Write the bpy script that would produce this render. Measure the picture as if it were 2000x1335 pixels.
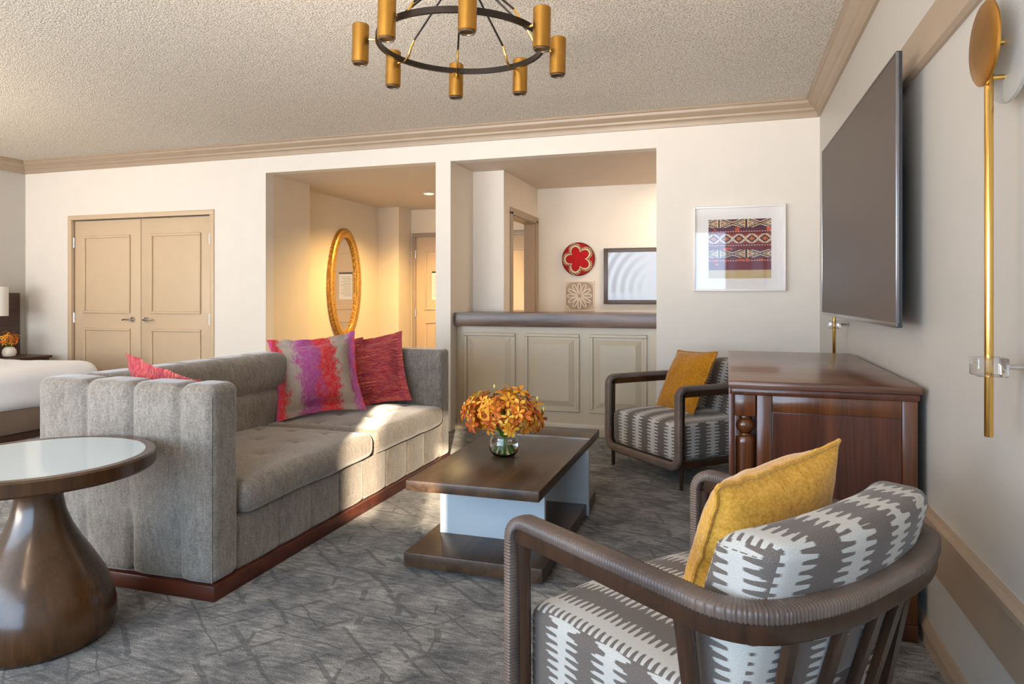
import bpy, bmesh, math, random
from mathutils import Vector, Matrix, noise
R = math.radians
random.seed(7)
for o in list(bpy.data.objects): bpy.data.objects.remove(o)
S = bpy.context.scene
COL = S.collection

# ------------------------------------------------------------------ camera
cam = bpy.data.cameras.new('camera'); camo = bpy.data.objects.new('camera', cam); COL.objects.link(camo)
cam.sensor_width = 36; cam.lens = 1335 / 2000 * 36; cam.shift_y = -90.5 / 2000
cam.clip_start = .02
camo.location = (0, 0, 1.22); camo.rotation_euler = (R(90), 0, math.atan(422 / 1335))
S.camera = camo
# ------------------------------------------------------------------ light and exposure
def lin(c):
    return tuple((v / 255 / 12.92 if v / 255 <= .04045 else ((v / 255 + .055) / 1.055) ** 2.4) for v in c[:3]) + (1,)
S.view_settings.view_transform = 'Standard'; S.view_settings.look = 'None'
S.view_settings.gamma = 1; S.view_settings.use_curve_mapping = False
S.view_settings.exposure = 0.34
W = bpy.data.worlds.new('sky'); S.world = W; W.use_nodes = True
W.node_tree.nodes['Background'].inputs[0].default_value = (.62, .78, 1, 1)
W.node_tree.nodes['Background'].inputs[1].default_value = 1.0
def lamp(name, kind, loc, rot, energy, color, **kw):
    l = bpy.data.lights.new(name, kind); l.energy = energy; l.color = color
    for k, v in kw.items(): setattr(l, k, v)
    o = bpy.data.objects.new(name, l); COL.objects.link(o); o.location = loc; o.rotation_euler = rot
    return o
SUN_D = Vector((-.34, .94, -.27))
sun = lamp('sun', 'SUN', (1, -4, 4), SUN_D.to_track_quat('-Z', 'Y').to_euler(), 17, (1, .80, .56), angle=R(.6))
# daylight of the wide curtained window in the wall behind the camera
lamp('window_daylight', 'AREA', (-3.475, -2.08, 1.45), (R(90), 0, 0), 240, (.48, .72, 1), shape='RECTANGLE', size=6.85, size_y=1.9)
lamp('ceiling_bounce_fill', 'AREA', (-4.3, -.9, .8), (R(152), 0, 0), 150, (1, .84, .66), shape='DISK', size=2.2)  # added bounce light for the ceiling, no lamp stands here
# added warm fills out of view; ceiling downlights over hall and bar come later
lamp('warm_room_fill', 'AREA', (-1.2, -.9, 2.45), (R(120), 0, 0), 12, (1, .72, .46), shape='DISK', size=.6)  # added warm fill without a fixture
lamp('left_ceiling_fill', 'AREA', (-6.4, 2.0, 1.4), (R(165), 0, 0), 70, (1, .84, .66), shape='DISK', size=1.2)  # added fill for the ceiling on the bed side
lamp('far_ceiling_fill', 'AREA', (-1.1, -.5, .85), Vector((.15, 4.0, 2.3)).to_track_quat('-Z', 'Y').to_euler(), 30, (1, .87, .73), shape='RECTANGLE', size=1.8, size_y=.4, spread=R(64))  # added beam brightening the far ceiling and upper back wall

# ------------------------------------------------------------------ materials
def mknode(nt, t, ins=None, **props):
    n = nt.nodes.new(t)
    for k, v in props.items(): setattr(n, k, v)
    for k, v in (ins or {}).items():
        s = n.inputs[k]
        if isinstance(v, bpy.types.NodeSocket): nt.links.new(v, s)
        else: s.default_value = v
    return n
class MT:
    def __init__(s, name, rough=.5, metal=0, spec=.5, sheen=0, coat=0):
        s.m = bpy.data.materials.new(name); s.m.use_nodes = True; s.nt = s.m.node_tree
        s.b = s.nt.nodes['Principled BSDF']
        s.b.inputs['Roughness'].default_value = rough; s.b.inputs['Metallic'].default_value = metal
        s.b.inputs['Specular IOR Level'].default_value = spec
        if sheen: s.b.inputs['Sheen Weight'].default_value = sheen; s.b.inputs['Sheen Roughness'].default_value = .4
        if coat: s.b.inputs['Coat Weight'].default_value = coat; s.b.inputs['Coat Roughness'].default_value = .12
        s._obj = None
    def n(s, t, ins=None, **p): return mknode(s.nt, t, ins, **p)
    def obj(s):
        if not s._obj: s._obj = s.n('ShaderNodeTexCoord')
        return s._obj.outputs['Object']
    def uv(s):
        s.obj(); return s._obj.outputs['UV']
    def mapv(s, vec, scale=(1, 1, 1), rot=(0, 0, 0), loc=(0, 0, 0)):
        return s.n('ShaderNodeMapping', {'Vector': vec, 'Scale': scale, 'Rotation': rot, 'Location': loc}).outputs[0]
    def noise(s, vec, scale, detail=3, rough=.55, dist=0):
        return s.n('ShaderNodeTexNoise', {'Vector': vec, 'Scale': scale, 'Detail': detail, 'Roughness': rough, 'Distortion': dist}).outputs['Fac']
    def ramp(s, fac, stops, interp='LINEAR'):
        r = s.n('ShaderNodeValToRGB', {'Fac': fac}); cr = r.color_ramp; cr.interpolation = interp
        while len(cr.elements) < len(stops): cr.elements.new(.5)
        for e, (p, c) in zip(cr.elements, stops): e.position = p; e.color = c
        return r.outputs[0]
    def math(s, op, a, b=0, c=0, clamp=False):
        n = s.nt.nodes.new('ShaderNodeMath'); n.operation = op; n.use_clamp = clamp
        for i, v in enumerate((a, b, c)):
            if isinstance(v, bpy.types.NodeSocket): s.nt.links.new(v, n.inputs[i])
            else: n.inputs[i].default_value = v
        return n.outputs[0]
    def mix(s, fac, a, b, blend='MIX'):
        n = s.nt.nodes.new('ShaderNodeMix'); n.data_type = 'RGBA'; n.blend_type = blend
        for i, v in ((0, fac), (6, a), (7, b)):
            if isinstance(v, bpy.types.NodeSocket): s.nt.links.new(v, n.inputs[i])
            else: n.inputs[i].default_value = v
        return n.outputs[2]
    def color(s, v):
        i = s.b.inputs['Base Color']
        if isinstance(v, bpy.types.NodeSocket): s.nt.links.new(v, i)
        else: i.default_value = v
        return s
    def bump(s, h, strength=.3, dist=.01):
        b = s.n('ShaderNodeBump', {'Height': h, 'Strength': strength, 'Distance': dist})
        s.nt.links.new(b.outputs[0], s.b.inputs['Normal']); return s
def plain(name, c, rough=.5, metal=0, spec=.5, var=.06, vs=6, bump=0, bs=120, bd=.002, **kw):
    t = MT(name, rough, metal, spec, **kw); a = lin(c)
    f = t.noise(t.obj(), vs)
    t.color(t.ramp(f, [(.3, tuple(x * (1 - var) for x in a[:3]) + (1,)), (.7, tuple(min(1, x * (1 + var)) for x in a[:3]) + (1,))]))
    if bump: t.bump(t.noise(t.obj(), bs, 2), bump, bd)
    return t.m
def wood(name, dark, light, axis=0, scale=1.0, rough=.35, coat=.0, bump=.08, spec=.5):
    t = MT(name, rough, spec=spec, coat=coat)
    sc = [14 * scale] * 3; sc[axis] = 1.1 * scale
    v = t.mapv(t.obj(), tuple(sc))
    f1 = t.noise(v, 1.2, 5, .6, .6)
    sc2 = [150 * scale] * 3; sc2[axis] = 5 * scale
    f2 = t.noise(t.mapv(t.obj(), tuple(sc2)), 1, 2)
    f = t.math('ADD', t.math('MULTIPLY', f1, .75), t.math('MULTIPLY', f2, .25))
    d, l = lin(dark), lin(light)
    md = tuple((a + b) / 2 for a, b in zip(d, l))
    t.color(t.ramp(f, [(.3, d), (.5, md), (.68, l)]))
    t.bump(f2, bump, .001)
    return t.m
MAT = {}
MAT['paint'] = plain('wall_paint', (231, 222, 210), .55, var=.015, bump=.06, bs=60, spec=.3)
MAT['shaded_paint'] = plain('shaded_wall_paint', (196, 190, 181), .42, var=.015, bump=.05, bs=60, spec=.35)  # wall paint darkened, putting side-wall shade into the colour
MAT['hall_paint'] = plain('hall_paint', (226, 210, 184), .5, var=.015, bump=.05, bs=60, spec=.3)
MAT['soffit'] = plain('soffit_paint', (214, 200, 184), .7, var=.02)
MAT['trim'] = plain('taupe_trim_paint', (168, 147, 125), .38, var=.03)
MAT['door'] = plain('beige_door_paint', (208, 182, 150), .35, var=.02)
MAT['bar'] = plain('bar_front_paint', (200, 184, 158), .32, var=.02)
MAT['chrome'] = plain('satin_nickel', (200, 198, 194), .22, 1, var=.03)
MAT['brass'] = plain('antique_brass', (186, 138, 66), .34, 1, var=.12, vs=9)
MAT['gold'] = plain('polished_brass', (228, 184, 104), .2, 1, var=.04)
MAT['black_metal'] = plain('blackened_metal', (52, 46, 42), .38, .8, var=.1)
MAT['white_fabric'] = plain('white_linen', (236, 236, 238), .8, var=.02, bump=.15, bs=30, bd=.01, sheen=.3)
MAT['lampshade'] = plain('white_lampshade', (240, 238, 232), .8, var=.02)
MAT['ceramic'] = plain('white_ceramic', (232, 226, 214), .25, var=.02)
MAT['bed_base'] = plain('bed_base_fabric', (120, 102, 88), .75, var=.06)
MAT['dark_wood'] = wood('dark_headboard_wood', (46, 28, 20), (92, 60, 42), 1, 1, .4)
MAT['table_wood'] = wood('coffee_table_oak', (38, 29, 23), (90, 68, 50), 1, .8, .33, spec=.5)
MAT['table_edge'] = wood('coffee_table_oak_edge', (44, 32, 26), (110, 88, 72), 0, .8, .4)
MAT['side_wood'] = wood('side_table_walnut', (44, 27, 12), (92, 58, 28), 2, .8, .26, coat=.35)
MAT['mahogany'] = wood('console_mahogany', (50, 24, 15), (104, 56, 36), 2, 1, .3, coat=.25)
MAT['mahogany_h'] = wood('console_mahogany_top', (76, 42, 30), (132, 92, 72), 0, 1, .3, coat=.3)
MAT['mahogany_dark'] = wood('console_column_walnut', (56, 28, 12), (118, 66, 32), 2, 1, .25, coat=.35)
MAT['chair_wood'] = wood('chair_walnut', (34, 21, 13), (78, 50, 32), 2, 1, .3, coat=.2)
MAT['plinth_wood'] = wood('sofa_plinth_wood', (50, 20, 12), (96, 46, 28), 0, 1, .35)
MAT['bar_top'] = wood('live_edge_bar_top', (54, 38, 30), (136, 106, 86), 0, .7, .3)
MAT['lacquer'] = plain('sky_tinted_white_lacquer', (184, 198, 208), .2, var=.015)  # white lacquer with bluish sky light put into its colour
MAT['glass_top'] = plain('white_back_painted_glass', (200, 214, 222), .08, var=.01)  # bluish window reflection put into the white glass colour
MAT['green'] = plain('stem_green', (96, 140, 44), .5, var=.2, vs=30)
for i, c in enumerate(((236, 160, 40), (218, 112, 30), (196, 84, 24), (244, 190, 66))):
    MAT['petal%d' % i] = plain('orchid_petal_%s' % ('amber', 'orange', 'rust', 'yellow')[i], c, .5, var=.18, vs=40)
MAT['cord'] = MT('wrapped_cord', .4).color(lin((104, 88, 80))).m
t = MT('wrapped_cord_taupe', .36, spec=.5); f = t.noise(t.obj(), 3, 1)
t.color(t.ramp(f, [(.4, lin((88, 74, 69))), (.6, lin((122, 104, 93)))])); MAT['cord'] = t.m
# carpet
t = MT('patterned_carpet', .95, spec=.1, sheen=.2)
o = t.obj()
warp = t.n('ShaderNodeTexNoise', {'Vector': o, 'Scale': 7, 'Detail': 3}).outputs['Color']
wv = t.n('ShaderNodeVectorMath', {0: o, 1: t.n('ShaderNodeVectorMath', {0: warp, 'Scale': .035}, operation='SCALE').outputs[0]}, operation='ADD').outputs[0]
def dashes(ang, rowh, length, keep, thick, seed):
    x = t.n('ShaderNodeSeparateXYZ', {0: t.mapv(wv, (1, 1, 1), (0, 0, R(ang)), (seed, seed * .37, 0))})
    vr = t.math('DIVIDE', x.outputs[1], rowh); row = t.math('FLOOR', vr)
    r1 = t.n('ShaderNodeTexWhiteNoise', {'W': t.math('ADD', row, seed)}, noise_dimensions='1D').outputs[0]
    us = t.math('ADD', t.math('DIVIDE', x.outputs[0], length), t.math('MULTIPLY', r1, 9)); cell = t.math('FLOOR', us)
    cv = t.n('ShaderNodeCombineXYZ', {0: cell, 1: row, 2: seed})
    wn = t.n('ShaderNodeTexWhiteNoise', {'Vector': cv.outputs[0]}, noise_dimensions='3D'); cs = t.n('ShaderNodeSeparateColor', {0: wn.outputs['Color']})
    th = t.math('MULTIPLY', t.math('ADD', .35, cs.outputs[1]), thick)
    on = t.math('MULTIPLY', t.math('LESS_THAN', wn.outputs['Value'], keep), t.math('LESS_THAN', t.math('ABSOLUTE', t.math('SUBTRACT', t.math('FRACT', vr), t.math('ADD', .35, t.math('MULTIPLY', cs.outputs[2], .3)))), t.math('DIVIDE', th, rowh)))
    return on
lines = t.math('MAXIMUM', t.math('MAXIMUM', dashes(38, .085, .26, .42, .0085, 3.3), dashes(-50, .10, .13, .32, .0075, 7.7)), t.math('MAXIMUM', dashes(8, .12, .30, .34, .0080, 5.1), dashes(70, .16, .10, .25, .010, 1.9)))
n1 = t.noise(o, 5, 4, .65); n2 = t.noise(t.mapv(o, (12, 55, 30), (0, 0, .66)), 1, 5, .8); n3 = t.noise(o, 240, 2, .7)
fm = t.math('ADD', t.math('ADD', t.math('MULTIPLY', n1, .6), t.math('MULTIPLY', n2, .75)), t.math('MULTIPLY', n3, .6))
base = t.ramp(t.math('MULTIPLY_ADD', fm, 1.0, -.42), [(.34, lin((60, 60, 61))), (.54, lin((112, 110, 108))), (.76, lin((176, 172, 166)))])
t.color(t.mix(t.math('MULTIPLY', lines, .55), base, lin((62, 62, 62))))
hgt = t.math('SUBTRACT', t.math('MULTIPLY', n3, .5), t.math('MULTIPLY', lines, .7))
t.bump(hgt, .7, .006); MAT['carpet'] = t.m
# popcorn ceiling, with shading of the grain relief painted into its colour
t = MT('popcorn_ceiling', .95, spec=.1); o = t.obj()
p1 = t.n('ShaderNodeTexVoronoi', {'Vector': t.mapv(o, (1, 1, 1)), 'Scale': 105, 'Randomness': 1}, feature='SMOOTH_F1').outputs['Distance']
p2 = t.noise(o, 160, 3, .7)
h = t.math('ADD', t.math('MULTIPLY', p1, -1.0), p2)
t.color(t.ramp(t.math('SUBTRACT', p2, t.math('MULTIPLY', p1, .35)), [(.22, lin((182, 173, 160))), (.42, lin((240, 233, 222))), (.55, lin((252, 247, 238)))])); t.bump(h, .8, .010); MAT['ceiling'] = t.m
# sofa velvet
def velvet(name, c0, c1, sheen=.6):
    t = MT(name, .85, spec=.2, sheen=sheen); o = t.obj()
    a = t.noise(o, 5, 5, .7); b = t.noise(o, 130, 3, .75); c = t.noise(t.mapv(o, (60, 60, 18)), 1, 2)
    f = t.math('ADD', t.math('ADD', t.math('MULTIPLY', a, .25), t.math('MULTIPLY', b, .50)), t.math('MULTIPLY', c, .25))
    t.color(t.ramp(f, [(.36, lin(c0)), (.62, lin(c1))])); t.bump(b, .25, .002)
    return t.m
MAT['sofa'] = velvet('taupe_sofa_velvet', (102, 94, 86), (156, 148, 139))
MAT['yellow'] = velvet('mustard_velvet', (192, 134, 40), (240, 184, 82), .4)
MAT['amber'] = velvet('amber_velvet', (150, 92, 10), (206, 142, 34), .4)
# ikat chair fabric, UV in metres: u across the stripes, v along them
t = MT('ikat_fabric', .9, spec=.15, sheen=.2); uv = t.uv()
sx = t.n('ShaderNodeSeparateXYZ', {0: uv})
wob = t.noise(t.mapv(uv, (3, 3, 3)), 4, 2)
v = t.math('ADD', sx.outputs[1], t.math('MULTIPLY', t.noise(uv, 12, 2), .006))
row = t.math('FLOOR', t.math('DIVIDE', v, .021))
tri = t.math('MULTIPLY', t.math('ABSOLUTE', t.math('SUBTRACT', t.math('FRACT', t.math('DIVIDE', v, .021)), .5)), 2)
tri = t.n('ShaderNodeMapRange', {'Value': tri, 'From Min': .27, 'From Max': .70}, interpolation_type='SMOOTHSTEP').outputs[0]
rnd = t.n('ShaderNodeTexWhiteNoise', {'W': row}, noise_dimensions='1D').outputs[0]
d = t.math('MULTIPLY', t.math('ABSOLUTE', t.math('SUBTRACT', t.math('FRACT', t.math('ADD', t.math('DIVIDE', sx.outputs[0], .165), .25)), .5)), 2)
amp = t.math('ADD', .34, t.math('MULTIPLY', rnd, .18))
th = t.math('ADD', t.math('ADD', .20, t.math('MULTIPLY', tri, amp)), t.math('MULTIPLY', t.math('SUBTRACT', wob, .5), .25))
fine = t.noise(uv, 420, 2, .7)
msk = t.n('ShaderNodeMapRange', {'Value': t.math('SUBTRACT', th, t.math('ADD', d, t.math('MULTIPLY', t.math('SUBTRACT', fine, .5), .12))), 'From Min': -.03, 'From Max': .03}).outputs[0]
g = t.ramp(fine, [(.3, lin((92, 83, 78))), (.7, lin((124, 114, 108)))]); cmc = t.ramp(fine, [(.3, lin((178, 174, 168))), (.7, lin((208, 205, 198)))])
t.color(t.mix(msk, g, cmc)); t.bump(fine, .25, .001); MAT['ikat'] = t.m
# striped red pillow, UV 0..1
t = MT('red_striped_weave', .9, spec=.15, sheen=.3); uv = t.uv()
f = t.noise(t.mapv(uv, (2.2, 34, 1)), 1, 4, .78, .3); fz = t.noise(uv, 160, 2)
c = t.ramp(f, [(.30, lin((92, 28, 54))), (.40, lin((172, 54, 70))), (.45, lin((212, 102, 90))), (.49, lin((120, 42, 72))), (.54, lin((182, 60, 74))), (.59, lin((226, 142, 112))), (.64, lin((172, 56, 70))), (.76, lin((104, 36, 60)))])
t.color(c); t.bump(t.math('ADD', f, t.math('MULTIPLY', fz, .4)), .5, .004); MAT['red_stripe'] = t.m
# magenta / red / grey brushed pillow
t = MT('magenta_brushed_weave', .9, spec=.15, sheen=.3); uv = t.uv()
sx = t.n('ShaderNodeSeparateXYZ', {0: uv})
f1 = t.noise(t.mapv(uv, (5, 5, 1)), 1, 6, .8); f2 = t.noise(t.mapv(uv, (48, 16, 1)), 1, 4, .8)
xx = t.math('ADD', sx.outputs[0], t.math('ADD', t.math('MULTIPLY', t.math('SUBTRACT', f1, .5), .46), t.math('MULTIPLY', t.math('SUBTRACT', f2, .5), .20)))
st = [(0, (172, 74, 140)), (.08, (214, 50, 70)), (.15, (206, 58, 54)), (.2, (168, 156, 140)), (.3, (172, 158, 146)), (.36, (170, 80, 140)), (.47, (164, 70, 134)), (.53, (206, 50, 52)), (.66, (198, 42, 46)), (.71, (168, 156, 140)), (.81, (166, 150, 138)), (.86, (168, 80, 136)), (.95, (174, 76, 134)), (1, (220, 50, 60))]
veil = t.math('MULTIPLY', t.n('ShaderNodeMapRange', {'Value': t.noise(t.mapv(uv, (30, 18, 1), loc=(4, 2, 0)), 1, 4, .8), 'From Min': .46, 'From Max': .66}).outputs[0], .5)
t.color(t.mix(veil, t.ramp(xx, [(p, lin(c)) for p, c in st]), lin((168, 138, 136)))); t.bump(f2, .3, .003); MAT['magenta'] = t.m
# woven gold mirror frame
t = MT('woven_gold_frame', .4, .65); o = t.obj()
vd = t.n('ShaderNodeTexVoronoi', {'Vector': o, 'Scale': 52, 'Randomness': .35}, feature='DISTANCE_TO_EDGE').outputs['Distance']
t.color(t.ramp(vd, [(.05, lin((214, 166, 82))), (.16, lin((196, 142, 60))), (.28, lin((96, 62, 22)))])); t.bump(vd, -.8, .01); MAT['woven'] = t.m
t = MT('mirror_silver', .02, 1); t.color((.92, .92, .9, 1)); MAT['mirror'] = t.m
t = MT('tv_screen', .5, spec=.4); t.color(lin((92, 81, 74))); MAT['screen'] = t.m  # brown-grey room reflection put into the base colour
MAT['tv_edge'] = plain('tv_silver_edge', (150, 150, 154), .25, .9, var=.03)
MAT['tv_black'] = plain('tv_black_plastic', (40, 41, 47), .4, var=.05)
def glassy(name, rough=0.0, tint=(1, 1, 1, 1), ior=1.45, wall=False):
    t = MT(name, rough); t.color(tint); t.b.inputs['Transmission Weight'].default_value = 1; t.b.inputs['IOR'].default_value = ior
    if wall: t.bump(t.noise(t.obj(), 90, 3), .6, .004)
    return t.m
MAT['glass'] = glassy('clear_glass'); MAT['water'] = glassy('water', 0, (.97, .98, .93, 1), 1.33)
MAT['seedy'] = glassy('seedy_glass', .3, (.80, .80, .77, 1), wall=True); MAT['seedy'].node_tree.nodes['Principled BSDF'].inputs['Transmission Weight'].default_value = .65
def pane(name, k=.12):
    m = bpy.data.materials.new(name); m.use_nodes = True; nt = m.node_tree; nt.nodes.clear()
    fr = mknode(nt, 'ShaderNodeFresnel', {'IOR': 1.45})
    tr = mknode(nt, 'ShaderNodeBsdfTransparent'); gl = mknode(nt, 'ShaderNodeBsdfGlossy', {'Roughness': .03})
    ad = mknode(nt, 'ShaderNodeMath', {0: fr.outputs[0], 1: k}, operation='ADD')
    mx = mknode(nt, 'ShaderNodeMixShader', {0: ad.outputs[0], 1: tr.outputs[0], 2: gl.outputs[0]})
    out = mknode(nt, 'ShaderNodeOutputMaterial', {0: mx.outputs[0]})
    return m
MAT['acrylic'] = pane('clear_acrylic', .10)
MAT['pane'] = pane('picture_glazing', .02)
MAT['pane2'] = pane('bar_picture_glazing', .0)
t = MT('painted_art', .8, spec=.2); ca = t.n('ShaderNodeVertexColor', layer_name='Col'); t.color(ca.outputs[0]); MAT['art'] = t.m
MAT['mat_board'] = plain('white_mat_board', (246, 238, 232), .8, var=.01)
MAT['white_frame'] = plain('white_frame_paint', (246, 240, 234), .3, var=.01)
MAT['black_frame'] = plain('dark_brown_frame', (84, 70, 62), .4, var=.05)
MAT['stone'] = plain('carved_stone_plaster', (224, 208, 190), .8, var=.04, bump=.2, bs=80)
MAT['recess_shade'] = plain('carved_recess_shade', (186, 166, 146), .85, var=.04)  # darker copy of the plaster, painting shade into the pierced recesses
MAT['paper'] = plain('white_paper', (240, 234, 222), .8, var=.01)
MAT['rubber'] = plain('lens_grey', (74, 66, 58), .35, .3, var=.03)
MAT['strip'] = plain('nickel_inlay', (206, 200, 192), .2, 1, var=.02)
m = bpy.data.materials.new('warm_lamp_lens'); m.use_nodes = True
m.node_tree.nodes['Principled BSDF'].inputs['Emission Color'].default_value = (1, .72, .36, 1)
m.node_tree.nodes['Principled BSDF'].inputs['Emission Strength'].default_value = 30; MAT['lens'] = m
m = bpy.data.materials.new('sheer_curtain'); m.use_nodes = True
m.node_tree.nodes['Principled BSDF'].inputs['Base Color'].default_value = (.85, .86, .88, 1); MAT['curtain'] = m

m = bpy.data.materials.new('sun_dimming_sheer'); m.use_nodes = True; nt = m.node_tree; nt.nodes.clear()
mx = mknode(nt, 'ShaderNodeMixShader', {0: .72, 1: mknode(nt, 'ShaderNodeBsdfTransparent').outputs[0], 2: mknode(nt, 'ShaderNodeBsdfDiffuse', {'Color': (.85, .85, .85, 1)}).outputs[0]})
mknode(nt, 'ShaderNodeOutputMaterial', {0: mx.outputs[0]}); MAT['sheer'] = m  # used only by the added sheer that dims the sun shaft
# ------------------------------------------------------------------ mesh helpers
def finish(name, bm, mat, parent=None, smooth=True, ang=40):
    me = bpy.data.meshes.new(name)
    bmesh.ops.recalc_face_normals(bm, faces=bm.faces)
    bm.to_mesh(me); bm.free()
    for mm in (mat if isinstance(mat, (list, tuple)) else [mat]): me.materials.append(MAT[mm] if isinstance(mm, str) else mm)
    if smooth:
        me.shade_smooth(); me.set_sharp_from_angle(angle=R(ang))
    o = bpy.data.objects.new(name, me); COL.objects.link(o)
    if parent: o.parent = parent
    return o
def thing(name, label, cat, loc=(0, 0, 0), rz=0, group=None, rot=None):
    o = bpy.data.objects.new(name, None); COL.objects.link(o); o.empty_display_size = .1
    o.location = loc; o.rotation_euler = rot or (0, 0, rz)
    o['label'] = label; o['category'] = cat
    if group: o['group'] = group
    return o
def tag(o, label, cat, group=None):
    o['label'] = label; o['category'] = cat
    if group: o['group'] = group
    return o
def struct(o): o['kind'] = 'structure'; return o
def sempty(name, loc=(0, 0, 0)):
    o = bpy.data.objects.new(name, None); COL.objects.link(o); o.location = loc; o['kind'] = 'structure'; return o
def box(bm, x0, x1, y0, y1, z0, z1, bev=0, seg=2):
    vs = [bm.verts.new((x, y, z)) for x in (x0, x1) for y in (y0, y1) for z in (z0, z1)]
    fs = [bm.faces.new([vs[i] for i in q]) for q in ((0, 1, 3, 2), (4, 6, 7, 5), (0, 4, 5, 1), (2, 3, 7, 6), (0, 2, 6, 4), (1, 5, 7, 3))]
    if bev:
        es = list({e for f in fs for e in f.edges})
        bmesh.ops.bevel(bm, geom=es, offset=bev, segments=seg, profile=.5, affect='EDGES', clamp_overlap=True)
    return vs
def bx(name, dims, mat, parent=None, bev=0, seg=2):
    bm = bmesh.new()
    for d in (dims if isinstance(dims[0], (list, tuple)) else [dims]): box(bm, *d, bev=bev, seg=seg)
    return finish(name, bm, mat, parent)
def lathe(bm, prof, n=32, c=(0, 0, 0), axis='z', cap=True):
    rings = []
    for r, z in prof:
        ring = []
        for i in range(n):
            a = 2 * math.pi * i / n; x, y = r * math.cos(a), r * math.sin(a)
            p = (x, y, z) if axis == 'z' else ((z, x, y) if axis == 'x' else (x, z, y))
            ring.append(bm.verts.new((p[0] + c[0], p[1] + c[1], p[2] + c[2])))
        rings.append(ring)
    for a, b in zip(rings, rings[1:]):
        for i in range(n): bm.faces.new((a[i], a[(i + 1) % n], b[(i + 1) % n], b[i]))
    if cap:
        bm.faces.new(rings[0]); bm.faces.new(rings[-1])
def sweep(bm, pts, prof, normals=None, closed=False, scale=None):
    """prof: list of (side, out) offsets; out goes along the normal of each point"""
    P = [Vector(p) for p in pts]; n = len(P); rings = []
    nv = None
    for i in range(n):
        a = P[i - 1] if (i > 0 or closed) else P[i]; b = P[(i + 1) % n] if (i < n - 1 or closed) else P[i]
        tg = (b - a).normalized()
        if normals: nn = Vector(normals[i])
        else:
            if nv is None: nv = Vector((0, 0, 1)) if abs(tg.z) < .9 else Vector((1, 0, 0))
            nn = nv
        nn = (nn - tg * nn.dot(tg)).normalized(); nv = nn
        sd = tg.cross(nn); s = scale(i) if scale else 1
        rings.append([bm.verts.new(P[i] + sd * (u * s) + nn * (w * s)) for u, w in prof])
    m = len(prof)
    for i in range(n if closed else n - 1):
        a, b = rings[i], rings[(i + 1) % n]
        for j in range(m): bm.faces.new((a[j], a[(j + 1) % m], b[(j + 1) % m], b[j]))
    if not closed: bm.faces.new(rings[0]); bm.faces.new(rings[-1])
def circ(r, n=8, ry=None): return [(r * math.cos(2 * math.pi * i / n), (ry or r) * math.sin(2 * math.pi * i / n)) for i in range(n)]
def tube(bm, pts, r, n=8, closed=False, scale=None): sweep(bm, pts, circ(r, n), closed=closed, scale=scale)
def taper(bm, p0, p1, r0, r1, n=10, k=4):
    p0, p1 = Vector(p0), Vector(p1)
    sweep(bm, [p0.lerp(p1, i / k) for i in range(k + 1)], circ(1, n), scale=lambda i: r0 + (r1 - r0) * i / k)
def rbox(bm, x0, x1, y0, y1, z0, z1, r, nx=8, ny=8, nz=8, disp=None, uvs=True, kr=3):
    c = Vector(((x0 + x1) / 2, (y0 + y1) / 2, (z0 + z1) / 2)); h = ((x1 - x0) / 2, (y1 - y0) / 2, (z1 - z0) / 2)
    r = min(r, *[k * .98 for k in h])
    def ax(hh, n):
        e = [r * (1 - math.tan(R(45) * (1 - i / kr))) for i in range(kr)]
        mid = [-hh + r + (2 * hh - 2 * r) * i / n for i in range(n + 1)]
        return [-hh + v for v in e] + mid + [hh - v for v in reversed(e)]
    A = [ax(h[0], nx), ax(h[1], ny), ax(h[2], nz)]
    N = [len(a) - 1 for a in A]; V = {}
    def vert(i, j, k):
        if (i, j, k) in V: return V[i, j, k]
        p = Vector((A[0][i], A[1][j], A[2][k]))
        q = Vector([max(-h[m] + r, min(h[m] - r, p[m])) for m in range(3)])
        d = (p - q).normalized(); p = q + d * r + c
        if disp: p = disp(p, d)
        V[i, j, k] = bm.verts.new(p); return V[i, j, k]
    fs = []
    for a in range(3):
        b, g = (a + 1) % 3, (a + 2) % 3
        for side in (0, N[a]):
            for i in range(N[b]):
                for j in range(N[g]):
                    q = []
                    for di, dj in ((0, 0), (1, 0), (1, 1), (0, 1)):
                        k = [0, 0, 0]; k[a] = side; k[b] = i + di; k[g] = j + dj; q.append(vert(*k))
                    if side == 0: q.reverse()
                    fs.append(bm.faces.new(q))
    if uvs:
        uv = bm.loops.layers.uv.verify()
        for f in fs:
            f.normal_update(); n = f.normal; ab = [abs(n.x), abs(n.y), abs(n.z)]
            for l in f.loops:
                p = l.vert.co
                l[uv].uv = (p.x, p.y) if ab[2] >= max(ab[0], ab[1]) else ((p.x, p.z) if ab[1] >= ab[0] else (p.y, p.z))
    return fs
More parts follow.
